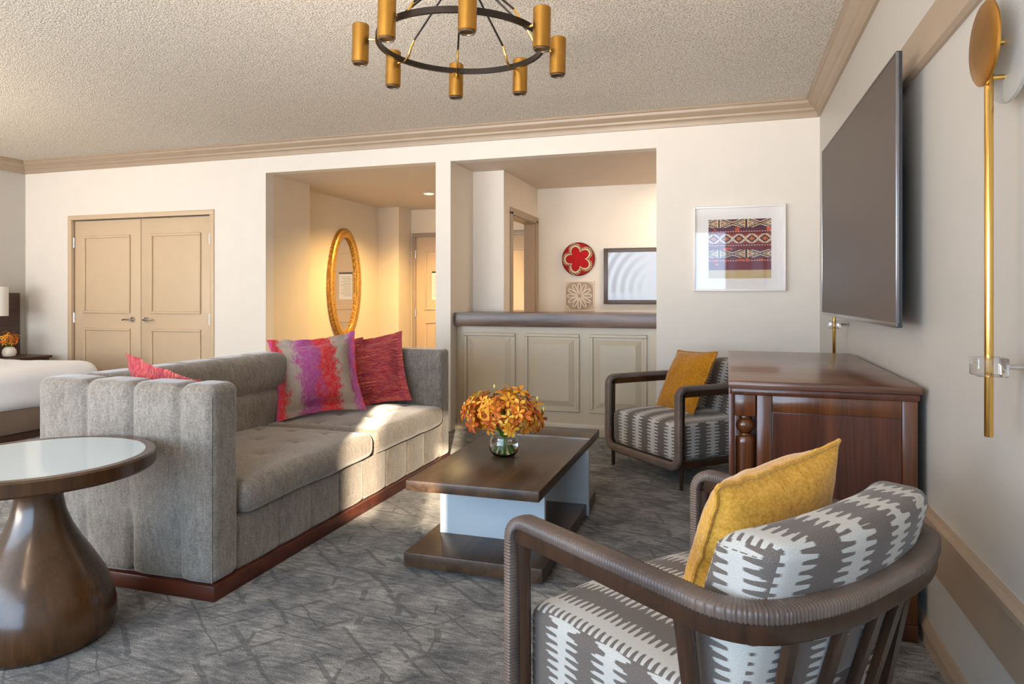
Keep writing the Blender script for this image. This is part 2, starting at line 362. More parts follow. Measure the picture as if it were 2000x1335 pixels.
def pillow(name, w, h, tk, mat, flange=.045, n=26, parent=None, wr=.012, seed=0, pinch=.07, piping=None):
    bm = bmesh.new(); uv = bm.loops.layers.uv.verify()
    bw = 1 - 2 * flange / w; bh = 1 - 2 * flange / h
    def body(s, b): return max(0, 1 - abs(s / b) ** 3.2) ** .55 if abs(s) < b else 0
    G = {}
    for sgn in (1, -1):
        for i in range(n + 1):
            for j in range(n + 1):
                x = math.sin((2 * i / n - 1) * 1.35) / math.sin(1.35); y = math.sin((2 * j / n - 1) * 1.35) / math.sin(1.35)
                if sgn == -1 and (i in (0, n) or j in (0, n)): G[sgn, i, j] = G[1, i, j]; continue
                z = sgn * (tk / 2 * body(x, bw) * body(y, bh) + .003)
                nz = noise.noise(Vector((x * 2.3 + seed, y * 2.3, sgn * .0 + seed)))
                nf = noise.noise(Vector((x * 6 + seed, y * 6, seed + 4)))
                edge = max(abs(x), abs(y)) ** 4
                px = x * w / 2 * (1 - pinch * (1 - y * y)); py = y * h / 2 * (1 - pinch * (1 - x * x))
                z += wr * (nz + .5 * nf) * (1 - .5 * edge) * sgn + wr * 1.2 * nf * edge
                G[sgn, i, j] = bm.verts.new((px, py, z))
    for sgn in (1, -1):
        for i in range(n):
            for j in range(n):
                q = [(i, j), (i + 1, j), (i + 1, j + 1), (i, j + 1)]
                if sgn == -1: q.reverse()
                f = bm.faces.new([G[sgn, a, b] for a, b in q])
                for l, (a, b) in zip(f.loops, q): l[uv].uv = (a / n, b / n)
    edge = [G[1, i, 0].co.copy() for i in range(n)] + [G[1, n, j].co.copy() for j in range(n)] + [G[1, n - i, n].co.copy() for i in range(n)] + [G[1, 0, n - j].co.copy() for j in range(n)]
    o = finish(name, bm, mat, parent, ang=80)
    if piping:
        b2 = bmesh.new(); tube(b2, edge, .006, 6, closed=True); finish('piping', b2, piping, o)
    return o
def paint_grid(name, nx, ny, w, h, fn, parent, y=0):
    """flat print in the XZ plane facing -Y; fn(u, v) gives sRGB"""
    bm = bmesh.new(); cl = bm.loops.layers.float_color.new('Col')
    V = [[bm.verts.new(((i / nx - .5) * w, y, (.5 - j / ny) * h)) for i in range(nx + 1)] for j in range(ny + 1)]
    for j in range(ny):
        for i in range(nx):
            f = bm.faces.new((V[j][i], V[j + 1][i], V[j + 1][i + 1], V[j][i + 1])); c = lin(fn((i + .5) / nx, (j + .5) / ny))
            for l in f.loops: l[cl] = c
    return finish(name, bm, 'art', parent, smooth=False)
def dup(root, loc, rz, label=None):
    r = root.copy(); COL.objects.link(r); r.location = loc; r.rotation_euler = (0, 0, rz)
    if label: r['label'] = label
    for ch in list(root.children):
        c = ch.copy(); COL.objects.link(c); c.parent = r
        for g in list(ch.children):
            d = g.copy(); COL.objects.link(d); d.parent = c
    return r

# ------------------------------------------------------------------ room shell
D = 5.70; XR = .67; XL = -7.56; YB = -2.2; ZC = 2.72; ZH = 2.43
struct(bx('floor', (XL - .1, 1.2, YB - .1, 9.0, -.1, 0), 'carpet'))
struct(bx('ceiling', (XL - .1, XR + .1, YB - .1, D + .1, ZC, ZC + .1), 'ceiling'))
struct(bx('ceiling_alcove', (-4.8, 1.0, D + .12, 9.0, ZH, ZH + .1), 'soffit'))
O1, O2, P1, P2 = -4.351, -2.527, -2.382, -.56
struct(bx('wall_back', [(XL - .1, -6.87, D, D + .12, 0, ZC), (-6.87, -5.01, D, D + .12, 2.045, ZC), (-5.01, O1, D, D + .12, 0, ZC),
    (O1, P2, D, D + .12, ZH, ZC), (O2, P1, D, D + .12, 0, ZH), (P2, XR + .1, D, D + .12, 0, ZC), (-6.9, -4.98, D + .1, D + .14, 0, 2.1)], 'paint'))
struct(bx('wall_right', (XR, XR + .1, YB, D, 0, ZC), 'shaded_paint'))
struct(bx('wall_left', (XL - .1, XL, YB, D, 0, ZC), 'shaded_paint'))
# wall behind the camera with a wide curtained window and an added sun opening
wx0, wx1, wz0, wz1 = -6.95, -.1, .45, 2.45
gx0, gx1, gz0, gz1 = -.04, .62, 1.58, 2.34  # added opening, cut to shape the sun shaft on the sofa
struct(bx('wall_rear', [(XL - .1, wx0, YB - .1, YB, 0, ZC), (wx0, wx1, YB - .1, YB, 0, wz0), (wx0, wx1, YB - .1, YB, wz1, ZC), (wx1, gx0, YB - .1, YB, 0, ZC),
    (gx0, gx1, YB - .1, YB, 0, gz0), (gx0, gx1, YB - .1, YB, gz1, ZC), (gx1, XR + .1, YB - .1, YB, 0, ZC)], 'paint'))
w1 = sempty('window_1', (0, YB - .05, 0))
bx('frame', [(wx0, wx1, -.03, .03, wz0, wz0 + .05), (wx0, wx1, -.03, .03, wz1 - .05, wz1), (wx0, wx0 + .05, -.03, .03, wz0, wz1), (wx1 - .05, wx1, -.03, .03, wz0, wz1)], 'trim', w1)
for k in range(1, 5): bx('mullion', (wx0 + k * 1.34 - .025, wx0 + k * 1.34 + .025, -.03, .03, wz0 + .05, wz1 - .05), 'trim', w1)
bm = bmesh.new(); n = 200
pl = [(wx0 - .1 + (wx1 - wx0 + .2) * i / n, YB + .05 + .02 * math.sin(i * .9)) for i in range(n + 1)]
va = [bm.verts.new((x, y, .05)) for x, y in pl]; vb = [bm.verts.new((x, y, 2.55)) for x, y in pl]
for i in range(n): bm.faces.new((va[i], va[i + 1], vb[i + 1], vb[i]))
tag(finish('sheer_curtain', bm, 'curtain'), 'white pleated sheer curtain across the window behind the camera', 'curtain')
bm = bmesh.new(); va = []  # added sheer, thins one part of the sun shaft
for i in range(41): va.append((bm.verts.new((.13 + .50 * i / 40, YB + .04 + .012 * math.sin(i * 1.1), 1.55 if i < 24 else 2.06)), bm.verts.new((.13 + .50 * i / 40, YB + .04 + .012 * math.sin(i * 1.1), 2.4))))
for a, b in zip(va, va[1:]): bm.faces.new((a[0], b[0], b[1], a[1]))
tag(finish('sheer_curtain', bm, 'sheer'), 'added translucent sheer dimming part of the sun opening behind the camera', 'curtain')
# alcove: hall on the left, bar nook on the right
struct(bx('wall_hall_left', [(-4.75, O1, D + .12, 6.445, 0, ZH), (-4.75, -4.6, 6.445, 8.42, 0, ZH), (-4.75, -4.28, 8.42, 8.9, 0, ZH)], 'hall_paint'))
struct(bx('wall_hall_end', (-4.28, -1.9, 8.8, 8.9, 0, ZH), 'hall_paint'))
struct(bx('wall_bar_left', [(O2, P1, D + .12, 6.27, 0, ZH), (O2, -2.065, 6.27, 6.40, 0, ZH), (-2.19, -2.065, 6.40, 6.52, 0, ZH), (-2.19, -2.065, 7.40, 7.5, 0, ZH), (-2.19, -2.065, 6.52, 7.40, 2.04, ZH)], 'paint'))
struct(bx('wall_bar_back', (-2.19, 1.0, 7.5, 7.62, 0, ZH), 'paint'))
struct(bx('wall_bar_right', (.3, .42, D + .12, 7.5, 0, ZH), 'paint'))
# doorway casing of the bar nook
d4 = sempty('door_4', (-2.065, 6.96, 0))
bx('casing', [(0, .018, -.5, -.435, 0, 2.06), (0, .018, .435, .5, 0, 2.06), (0, .018, -.5, .5, 2.03, 2.10)], 'trim', d4, bev=.004)
bx('jamb', [(-.126, .002, -.44, -.42, 0, 2.04), (-.126, .002, .42, .44, 0, 2.04), (-.126, .002, -.44, .44, 2.02, 2.04)], 'trim', d4)
# crown moulding: profile (out from wall, down from ceiling)
CP = [(0, 0), (.105, 0), (.105, .014), (.092, .02), (.088, .04), (.062, .062), (.05, .07), (.046, .084), (.03, .096), (.022, .112), (.018, .134), (0, .134)]
def crown(name, pts, nrm):
    bm = bmesh.new(); rings = []
    for p, m in zip(pts, nrm):
        rings.append([bm.verts.new((p[0] + m[0] * u, p[1] + m[1] * u, ZC - w)) for u, w in CP])
    for a, b in zip(rings, rings[1:]):
        for j in range(len(CP)): bm.faces.new((a[j], a[(j + 1) % len(CP)], b[(j + 1) % len(CP)], b[j]))
    bm.faces.new(rings[0]); bm.faces.new(rings[-1])
    return struct(finish(name, bm, 'trim', ang=20))
crown('trim_1', [(XL, D), (XR, D)], [(1, -1), (-1, -1)])
crown('trim_2', [(XR, D), (XR, YB)], [(-1, -1), (-1, 1)])
crown('trim_3', [(XL, YB), (XL, D)], [(1, 1), (1, -1)])
def rail(name, prof, y0, y1):
    bm = bmesh.new(); rg = [[bm.verts.new((XR - u, y, z)) for u, z in prof] for y in (y0, y1)]
    n = len(prof)
    for j in range(n): bm.faces.new((rg[0][j], rg[0][(j + 1) % n], rg[1][(j + 1) % n], rg[1][j]))
    bm.faces.new(rg[0]); bm.faces.new(rg[1]); return struct(finish(name, bm, 'trim', ang=20))
rail('trim_4', [(0, 2.035), (.012, 2.035), (.026, 2.045), (.026, 2.058), (.016, 2.066), (.016, 2.074), (.012, 2.078), (.01, 2.205), (0, 2.205)], YB, 4.2)
rail('trim_5', [(0, .288), (.010, .288), (.012, .43), (.018, .435), (.018, .447), (.03, .455), (.03, .472), (.018, .484), (0, .486)], YB, 4.2)
rail('baseboard_right', [(0, 0), (.016, 0), (.016, .05), (.02, .055), (.016, .07), (.008, .085), (0, .088)], YB, D)
struct(bx('baseboard_back', [(XL, -6.93, D - .014, D, 0, .1), (-4.95, O1, D - .014, D, 0, .1), (P2, XR, D - .014, D, 0, .1)], 'paint'))
# ------------------------------------------------------------------ doors
def panel_frame(bm, x0, x1, z0, z1, y, w=.026, d=.017):
    """raised moulding of a door panel on a face at y, proud towards -Y"""
    for a in ((x0, x1, y - d, y + .002, z0, z0 + w), (x0, x1, y - d, y + .002, z1 - w, z1), (x0, x0 + w, y - d, y + .002, z0 + w, z1 - w), (x1 - w, x1, y - d, y + .002, z0 + w, z1 - w)):
        box(bm, *a, bev=.005, seg=1)
def leaf(parent, x0, x1, zt, panels, y=0, name='door_leaf', mat='door'):
    l = bx(name, (x0, x1, y, y + .04, .01, zt), mat, parent, bev=.003)
    for (a, b, c, d) in panels:
        bm = bmesh.new(); panel_frame(bm, a, b, c, d, y); finish('panel_moulding', bm, mat, l)
    return l
def lever(parent, x, z, dirx, y):
    bm = bmesh.new(); lathe(bm, [(.001, -.02), (.026, -.018), (.03, -.006), (.03, 0)], 20, (x, y, z), 'y'); lathe(bm, [(.011, -.055), (.011, 0)], 12, (x, y, z), 'y')
    tube(bm, [(x, y - .05, z), (x + dirx * .03, y - .055, z + .002), (x + dirx * .07, y - .055, z + .002), (x + dirx * .105, y - .045, z - .004)], .009, 8)
    finish('handle', bm, 'chrome', parent)
d1 = sempty('door_1', (0, D + .03, 0))
bx('casing', [(-6.916, -6.866, -.045, .0, 0, 2.045), (-5.016, -4.966, -.045, .0, 0, 2.045), (-6.916, -4.966, -.045, .0, 2.045, 2.095)], 'door', d1, bev=.004)
for (x0, x1, hx, dr) in ((-6.86, -5.945, -6.045, -1), (-5.937, -5.022, -5.862, 1)):
    w = x1 - x0
    l = leaf(d1, x0, x1, 2.035, [(x0 + .13, x1 - .135, 1.03, 1.87), (x0 + .13, x1 - .135, .2, .87)], 0)
    lever(l, hx, .965, dr, 0)
    ex = x0 - .003 if dr < 0 else x1 + .003
    for z in (1.80, .98, .25):
        bm = bmesh.new(); lathe(bm, [(.011, z - .055), (.011, z + .055)], 10, (ex, -.012 if dr < 0 else -.040, 0)); box(bm, ex - .014, ex + .014, -.040 if dr > 0 else -.006, .001, z - .055, z + .055)
        finish('hinge', bm, 'chrome', l)
def hall_door(name, x0, x1):
    d = sempty(name, (0, 8.8, 0))
    bx('casing', [(x0 - .06, x0, -.02, 0, 0, 2.04), (x1, x1 + .06, -.02, 0, 0, 2.04), (x0 - .06, x1 + .06, -.02, 0, 2.04, 2.10)], 'trim', d, bev=.004)
    l = leaf(d, x0 + .004, x1 - .004, 2.035, [(x0 + .14, x1 - .14, 1.02, 1.86), (x0 + .14, x1 - .14, .2, .86)], -.012)
    lever(l, x1 - .07, .97, -1, -.012)
    for z in (1.80, .98, .25):
        bm = bmesh.new(); lathe(bm, [(.012, z - .055), (.012, z + .055)], 10, (x0 + .002, -.026, 0)); finish('hinge', bm, 'chrome', l)
hall_door('door_2', -4.20, -3.36); hall_door('door_3', -3.1, -2.28)

# ------------------------------------------------------------------ sofa
def groove(t, pos, d=.026, w=.017):
    k = min(abs(t - p) for p in pos); return d * math.exp(-(k / w) ** 1.3)
SX0, SX1, SY0, SY1, SH = -2.90, -1.955, 2.232, 4.662, .862
sofa = thing('sofa', 'long taupe velvet tuxedo sofa with channel-stitched arms on a dark wood plinth', 'sofa', ((SX0 + SX1) / 2, (SY0 + SY1) / 2, 0))
sx, sy = sofa.location.x, sofa.location.y
def spart(name, dims, r, res, mat='sofa', disp=None, parent=None, ang=80):
    bm = bmesh.new(); x0, x1, y0, y1, z0, z1 = dims
    dd = (lambda p, n: disp(p, n)) if disp else None
    rbox(bm, x0, x1, y0, y1, z0, z1, r, *res, disp=dd, kr=4)
    bmesh.ops.translate(bm, verts=bm.verts, vec=(-sx, -sy, 0))
    return finish(name, bm, mat, parent or sofa, ang=ang)
bm = bmesh.new(); box(bm, SX0 + .01 - sx, SX1 + .008 - sx, SY0 + .0 - sy, SY1 - .0 - sy, 0, .062, bev=.004); finish('plinth', bm, 'plinth_wood', sofa)
XG = [-2.625, -2.375, -2.128]
def arm_disp(p, n):
    fade = .18 + .82 * max(min(1, max(0, (p.z - .52) / .12)), min(1, max(0, (.36 - p.z) / .1)))
    if abs(n.y) > .3 or n.z > .3:
        g = groove(p.x, XG) * fade
        return p - n * g + Vector((0, n.y, .35 * max(0, n.z))) * .006 * fade * math.sin(max(0, min(1, (p.x - SX0) / (SX1 - SX0))) * math.pi * 4) ** 2
    return p
near = spart('arm', (SX0, SX1, SY0, SY0 + .165, .06, SH), .04, (80, 6, 40), disp=arm_disp)
bm = bmesh.new()
sweep(bm, [(SX1 - .012 - sx, SY0 + .010 - sy, .07 + (SH - .12) * i / 20) for i in range(21)], circ(.003, 6)); finish('seam', bm, 'sofa', near)
far = spart('arm', (SX0, SX1, SY1 - .15, SY1, .06, SH - .03), .03, (72, 6, 36), disp=lambda p, n: p - n * (groove(p.z, [.655], .008, .012) if n.y < -.3 else 0))
YG = [SY0 + .19 + .262 * k for k in range(9)]
def back_disp(p, n):
    if n.x > .2 or n.z > .2:
        a = groove(p.y, YG, .014, .014) * min(1, max(0, (p.z - .64) / .04))
        b = groove(p.z, [.635], .028, .02) if n.x > .2 else 0
        bulge = .022 * max(0, math.sin((p.z - .635) / (SH - .635) * math.pi)) if p.z > .635 and n.x > .2 else 0
        return p - n * (a + b) + Vector((bulge, 0, 0))
    return p
spart('backrest', (SX0, -2.70, SY0 + .165, SY1 - .145, .06, SH), .06, (6, 120, 40), disp=back_disp)
FG = [2.684, 2.938, 3.198, 3.448, 3.718, 3.998, 4.266]
spart('front_rail', (-2.4, SX1 - .012, SY0 + .165, SY1 - .145, .06, .292), .02, (4, 130, 10), disp=lambda p, n: p - n * ((groove(p.y, FG, .012, .010) + .006 * (1 - abs(math.sin((p.y - 2.684) / .262 * math.pi)))) if n.x > .3 else 0))
for a, b in ((SY0 + .172, 3.515), (3.521, SY1 - .152)):
    L = b - a; tuft = [(-2.18 - .22 * i + .0, a + L * (j + .5) / 4) for i in range(3) for j in range(4)]
    def cdisp(p, n, a=a, b=b, tuft=tuft):
        q = p.copy()
        if n.z > .3:
            q.z += .022 * math.sin(max(0, min(1, (p.y - a) / (b - a))) * math.pi) ** .6 * math.sin(max(0, min(1, (p.x + 2.74) / .80)) * math.pi) ** .5
            for tx, ty in tuft: q.z -= .015 * math.exp(-(((p.x - tx) ** 2 + (p.y - ty) ** 2) / .0011) ** .6)
        if n.x > .2:
            q.x += .012 * noise.noise(Vector((1, p.y * 4, p.z * 4))) ; q.z += .006 * noise.noise(Vector((3, p.y * 5, 0)))
        return q
    c = spart('seat_cushion', (-2.73, SX1 + .022, a, b, .290, .432), .055, (52, 70, 4), disp=cdisp)
    for tx, ty in tuft:
        bm = bmesh.new(); lathe(bm, [(.009, -.004), (.013, .0), (.009, .005), (.002, .007)], 10, (tx - sx, ty - sy, .432)); finish('tuft_button', bm, 'sofa', c)
# ------------------------------------------------------------------ sofa pillows
def place(o, loc, nrm, roll=0, label=None, cat='pillow', group=None):
    """local +Z looks along nrm, local +Y points up, then roll about nrm"""
    z = Vector(nrm).normalized(); up = Vector((0, 0, 1)); x = up.cross(z).normalized(); y = z.cross(x)
    m = Matrix((x, y, z)).transposed() @ Matrix.Rotation(roll, 3, 'Z')
    o.matrix_world = Matrix.Translation(loc) @ m.to_4x4()
    tag(o, label, cat, group); return o
place(pillow('throw_pillow', .57, .55, .19, 'magenta', seed=1.3, wr=.016, flange=.055, pinch=.11), (-2.55, 3.86, .705), (.62, -.72, .38), R(4.5), 'large magenta, red and grey brushed pillow on the sofa', group='sofa throw pillows')
place(pillow('throw_pillow', .52, .52, .17, 'red_stripe', seed=5.1, flange=.055, pinch=.09), (-2.43, 4.34, .685), (.36, -.90, .34), R(9), 'red striped pillow leaning on the far sofa arm right of the magenta pillow', group='sofa throw pillows')
place(pillow('throw_pillow', .50, .50, .12, 'red_stripe', seed=8.4), (-2.63, 4.15, .665), (.62, -.76, .26), R(4), 'red striped pillow hidden behind the magenta pillow', group='sofa throw pillows')
place(pillow('throw_pillow', .47, .47, .13, 'red_stripe', seed=3.7), (-2.425, 2.475, .685), (.12, .95, .22), R(14 + 90), 'red striped pillow peeking over the near sofa arm', group='sofa throw pillows')
# ------------------------------------------------------------------ coffee table
ct = thing('coffee_table', 'low dark oak coffee table with pale panels between top and plinth', 'table', (-1.035, 3.37, 0))
bx('tabletop', (-.30, .30, -.68, .405, .375, .42), 'table_wood', ct, bev=.003)
bx('tabletop_leaf', (-.30, .30, .417, .69, .375, .42), 'table_wood', ct, bev=.003)
bx('inlay_strip', (-.30, .30, .406, .416, .375, .4215), 'strip', ct)
bx('plinth_board', (-.335, .30, -.63, .57, .022, .085), 'table_wood', ct, bev=.003)
bx('panel', (-.283, .235, -.345, -.315, .085, .375), 'lacquer', ct, bev=.002)
bx('panel', (-.27, .312, .30, .33, .022, .375), 'lacquer', ct, bev=.002)
for x in (-.26, .26):
    for y in (-.55, .5): bx('foot', (x - .025, x + .025, y - .025, y + .025, 0, .024), 'tv_black', ct)
VX, VY, VZ = -1.07, 3.255, .42
vase = thing('glass_bowl_vase', 'round clear glass vase of water on the coffee table', 'vase', (VX, VY, VZ))
bm = bmesh.new(); lathe(bm, [(.03, .001), (.055, .004), (.072, .025), (.076, .05), (.070, .082), (.062, .102), (.066, .112), (.063, .112), (.059, .102), (.067, .082), (.073, .05), (.069, .027), (.052, .010), (.02, .008)], 40)
finish('bowl', bm, 'glass', vase, ang=60)
bm = bmesh.new(); lathe(bm, [(.02, .0085), (.05, .0105), (.0665, .027), (.071, .05), (.0685, .066)], 32); finish('water', bm, 'water', vase, ang=60)
# blossoms: four orchid meshes shared by all copies
def blossom_mesh(mats, seed):
    rr = random.Random(seed); bm = bmesh.new()
    for k in range(6):
        a = 2 * math.pi * k / 5 + rr.uniform(-.15, .15) if k < 5 else 0
        L = rr.uniform(.85, 1.15) if k < 5 else .45; wd = rr.uniform(.19, .28) if k < 5 else .18
        lift = rr.uniform(.1, .45) if k < 5 else 1.1; prev = None
        for s, (t, ww, up) in enumerate(((.06, .10, 0), (.4, .75, .18), (.72, 1, .30), (.92, .6, .26), (1.02, .12, .16))):
            x = t * L; z = x * lift * .7 + up * .25 - .25 * t * t; c, sn = math.cos(a), math.sin(a)
            row = [bm.verts.new((c * x - sn * yy, sn * x + c * yy, z + dz)) for yy, dz in ((-wd * ww, .06 * ww), (0, -.02), (wd * ww, .06 * ww))]
            if prev:
                for j in range(2):
                    f = bm.faces.new((prev[j], prev[j + 1], row[j + 1], row[j])); f.material_index = 1 if (k == 5) else 0
            prev = row
    me = bpy.data.meshes.new('blossom'); bm.to_mesh(me); bm.free()
    for mm in mats: me.materials.append(MAT[mm])
    me.shade_smooth(); return me
BL = [blossom_mesh(p, i) for i, p in enumerate((('petal0', 'petal2'), ('petal1', 'petal2'), ('petal3', 'petal1'), ('petal0', 'petal1'), ('petal1', 'petal0'), ('petal2', 'petal0')))]
def bouquet(root, n, ctr, rad, size, neck, seed, stems):
    rr = random.Random(seed); neck = Vector(neck); ctr = Vector(ctr)
    for i in range(n):
        z = 1 - 1.62 * (i + .5) / n; ph = i * 2.399963 + rr.uniform(-.3, .3)
        q = math.sqrt(max(0, 1 - z * z)); dr = Vector((q * math.cos(ph), q * math.sin(ph), z))
        k = rr.uniform(.62, 1.08)
        p = ctr + Vector((dr.x * rad[0] * k, dr.y * rad[1] * k, dr.z * rad[2] * k + rr.uniform(-.012, .012)))
        lump = .86 + .28 * noise.noise(Vector((p.x * 14 + seed, p.y * 14, p.z * 5)))
        p = ctr + (p - ctr) * (lump + .12)
        w = rr.choices(range(6), (3, 3, 2 if dr.z > 0 else .6, 3, 2, 1.6 if dr.z < .2 else .6))[0]
        o = bpy.data.objects.new('blossom', BL[w]); COL.objects.link(o); o.parent = root; o.location = p
        d = (dr + Vector((rr.uniform(-.6, .6), rr.uniform(-.6, .6), rr.uniform(-.3, .6)))).normalized()
        o.rotation_mode = 'QUATERNION'; o.rotation_quaternion = d.to_track_quat('Z', 'Y') @ Vector((0, 0, 1)).rotation_difference(Vector((0, 0, 1)))
        o.rotation_quaternion = d.to_track_quat('Z', 'Y').cross(Matrix.Rotation(rr.uniform(0, 6.3), 3, 'Z').to_quaternion()) if hasattr(d, 'cross') else o.rotation_quaternion
        o.scale = [size * rr.uniform(.75, 1.2)] * 3
    for i in range(stems):
        a = 2 * math.pi * i / stems + rr.uniform(-.2, .2); bm = bmesh.new()
        e = ctr + Vector((math.cos(a) * rad[0] * .55, math.sin(a) * rad[1] * .55, rr.uniform(-.2, .6) * rad[2]))
        s = Vector((-math.cos(a) * neck.z * .45, -math.sin(a) * neck.z * .45, .014))
        pts = [s, s.lerp(neck, .5) + Vector((0, 0, .0)), neck + Vector((math.cos(a), math.sin(a), 0)) * .02, neck.lerp(e, .55), e]
        tube(bm, pts, .0036, 6); finish('stem', bm, 'green', root)
bq = thing('orchid_bouquet', 'full bouquet of amber and orange orchids in the coffee table vase', 'flowers', (VX, VY, VZ))
bouquet(bq, 205, (0, 0, .205), (.205, .17, .108), .038, (0, 0, .105), 3, 14)
MAT['bud'] = plain('bud_yellow_green', (216, 206, 110), .5)
for x, y, z in ((-.055, .01, .335), (-.205, -.02, .245), (.205, .0, .235), (.10, .02, .30), (.17, .01, .285)):
    bm = bmesh.new(); tube(bm, [(x * .55, y, .24), (x * .85, y, z - .03), (x, y, z)], .002, 5); sp = finish('bud_stalk', bm, 'green', bq)
    bm = bmesh.new(); lathe(bm, [(.002, z - .004), (.007, z + .003), (.006, z + .012), (.001, z + .018)], 8, (x, y, 0)); finish('bud', bm, 'bud', sp)
# ------------------------------------------------------------------ side table
st = thing('pedestal_side_table', 'round walnut pedestal side table with white glass top beside the sofa', 'table', (-2.352, 1.822, 0))
bm = bmesh.new(); lathe(bm, [(.222, 0), (.236, .015), (.244, .05), (.244, .09), (.232, .15), (.208, .21), (.172, .275), (.135, .335), (.104, .395), (.084, .45), (.075, .50), (.078, .535), (.10, .555), (.16, .572)], 64)
finish('pedestal', bm, 'side_wood', st, ang=50)
bm = bmesh.new(); lathe(bm, [(.12, .568), (.20, .572), (.30, .580), (.345, .586), (.366, .590), (.373, .598), (.374, .638), (.368, .645), (.340, .645), (.336, .638)], 80)
finish('tabletop', bm, 'side_wood', st, ang=30)
bm = bmesh.new(); lathe(bm, [(.338, .630), (.338, .643), (.337, .644)], 80); finish('glass_inset', bm, 'glass_top', st, ang=30)
# ------------------------------------------------------------------ media console
mc = thing('media_console', 'dark mahogany console with turned corner column under the television', 'cabinet', (.325, 3.44, 0))
Y0, Y1 = -.725, .725
bx('top', [(-.325, .325, -.74, .74, .872, .90)], 'mahogany_h', mc, bev=.008)
bx('top_moulding', (-.312, .318, -.728, .728, .846, .874), 'mahogany', mc, bev=.008)
body = bx('carcass', [(-.222, .312, Y0 + .012, Y1 - .012, .05, .85), (-.300, -.222, Y0 + .13, Y1 - .13, .05, .85), (-.31, .312, Y0, Y1, 0, .06)], 'mahogany', mc, bev=.003)
for sg in (-1, 1):
    y = sg * .713
    a, b = sorted((y - sg * .002, y + sg * .007))
    bm = bmesh.new()
    for d in ((-.222, -.168, a, b, .06, .848), (.262, .312, a, b, .06, .848), (-.168, .262, a, b, .785, .848), (-.168, .262, a, b, .06, .13)): box(bm, *d, bev=.004)
    fr = finish('side_frame', bm, 'mahogany_dark', mc)
    bx('side_panel', (-.166, .260, min(y - sg * .004, y + sg * .005), max(y - sg * .004, y + sg * .001), .132, .783), 'mahogany', fr)
    yc = sg * .672
    bm = bmesh.new(); box(bm, -.302, -.226, yc - .04, yc + .04, .765, .848, bev=.003)
    lathe(bm, [(.02, .768), (.024, .762), (.024, .756)], 24, (-.263, yc, 0))
    lathe(bm, [(.012, .762)] + [(.035 * math.sin(R(a)), .727 + .035 * math.cos(R(a))) for a in range(20, 170, 12)] + [(.012, .691)], 28, (-.263, yc, 0))
    lathe(bm, [(.022, .696), (.024, .690), (.031, .6875), (.036, .681), (.036, .66), (.036, .10), (.034, .09), (.036, .06)], 28, (-.263, yc, 0))
    finish('corner_column', bm, 'mahogany_dark', mc, ang=45)
    bx('corner_stile', (-.322, -.307, min(yc, yc + sg * .05), max(yc, yc + sg * .05), .0, .85), 'mahogany', mc, bev=.002)
for k in range(3):
    y0 = Y0 + .14 + k * .393; dr = bx('cabinet_door', (-.312, -.300, y0, y0 + .385, .075, .835), 'mahogany', mc, bev=.003)
# ------------------------------------------------------------------ television
tv = thing('television', 'large flat dark wall-mounted television above the mahogany console', 'television', (.565, 3.64, 1.6), math.atan2(.03, 1.78))
TL, TH = .892, .496
bx('screen', (-.004, .012, -TL + .006, TL - .006, -TH + .016, TH - .006), 'screen', tv)
bx('bezel', [(-.007, .004, -TL, -TL + .007, -TH, TH), (-.007, .004, TL - .007, TL, -TH, TH), (-.007, .004, -TL, TL, TH - .007, TH), (-.007, .004, -TL, TL, -TH, -TH + .018)], 'tv_edge', tv, bev=.0015)
bx('back_panel', (.0041, .014, -TL + .001, TL - .001, -TH + .001, TH - .001), 'tv_black', tv)
bx('wall_bracket', [(.014, .098, -.3, .3, -.2, .2)], 'tv_black', tv, bev=.004)
# ------------------------------------------------------------------ wall sconces
def sconce(y, label):
    s = thing('wall_sconce', label, 'lamp', (XR, y, 0), group='brass rod wall sconces')
    bm = bmesh.new(); lathe(bm, [(.002, -.098), (.06, -.098), (.094, -.095), (.099, -.091), (.099, -.088), (.094, -.086), (.002, -.086)], 56, (0, 0, 1.817), 'x'); finish('disc', bm, 'brass', s)
    bm = bmesh.new(); lathe(bm, [(.004, -.052), (.12, -.050), (.141, -.044), (.141, -.036), (.12, -.034), (.004, -.034)], 64, (0, 0, 1.817), 'x'); finish('glass_plate', bm, 'seedy', s)
    bm = bmesh.new(); lathe(bm, [(.008, -.090), (.008, -.0)], 14, (0, 0, 1.817), 'x'); lathe(bm, [(.055, -.012), (.06, -.006), (.06, 0)], 32, (0, 0, 1.817), 'x'); lathe(bm, [(.006, -.082), (.006, -.034)], 10, (0, 0, 1.735), 'x'); finish('mounting_stem', bm, 'gold', s)
    bm = bmesh.new(); lathe(bm, [(.0085, .886), (.0095, .889), (.0095, 1.80), (.008, 1.803)], 20, (-.081, 0, 0)); finish('rod', bm, 'gold', s)
    bm = bmesh.new(); box(bm, -.113, -.049, -.032, .032, 1.03, 1.074, bev=.003); c = finish('acrylic_collar', bm, 'acrylic', s)
    bm = bmesh.new(); lathe(bm, [(.006, -.049), (.006, 0)], 10, (0, 0, 1.052), 'x'); finish('collar_pin', bm, 'chrome', c)
sconce(1.884, 'tall brass rod wall sconce nearest the camera, right of the television')
sconce(4.36, 'brass rod wall sconce in the corner, mostly hidden behind the television')
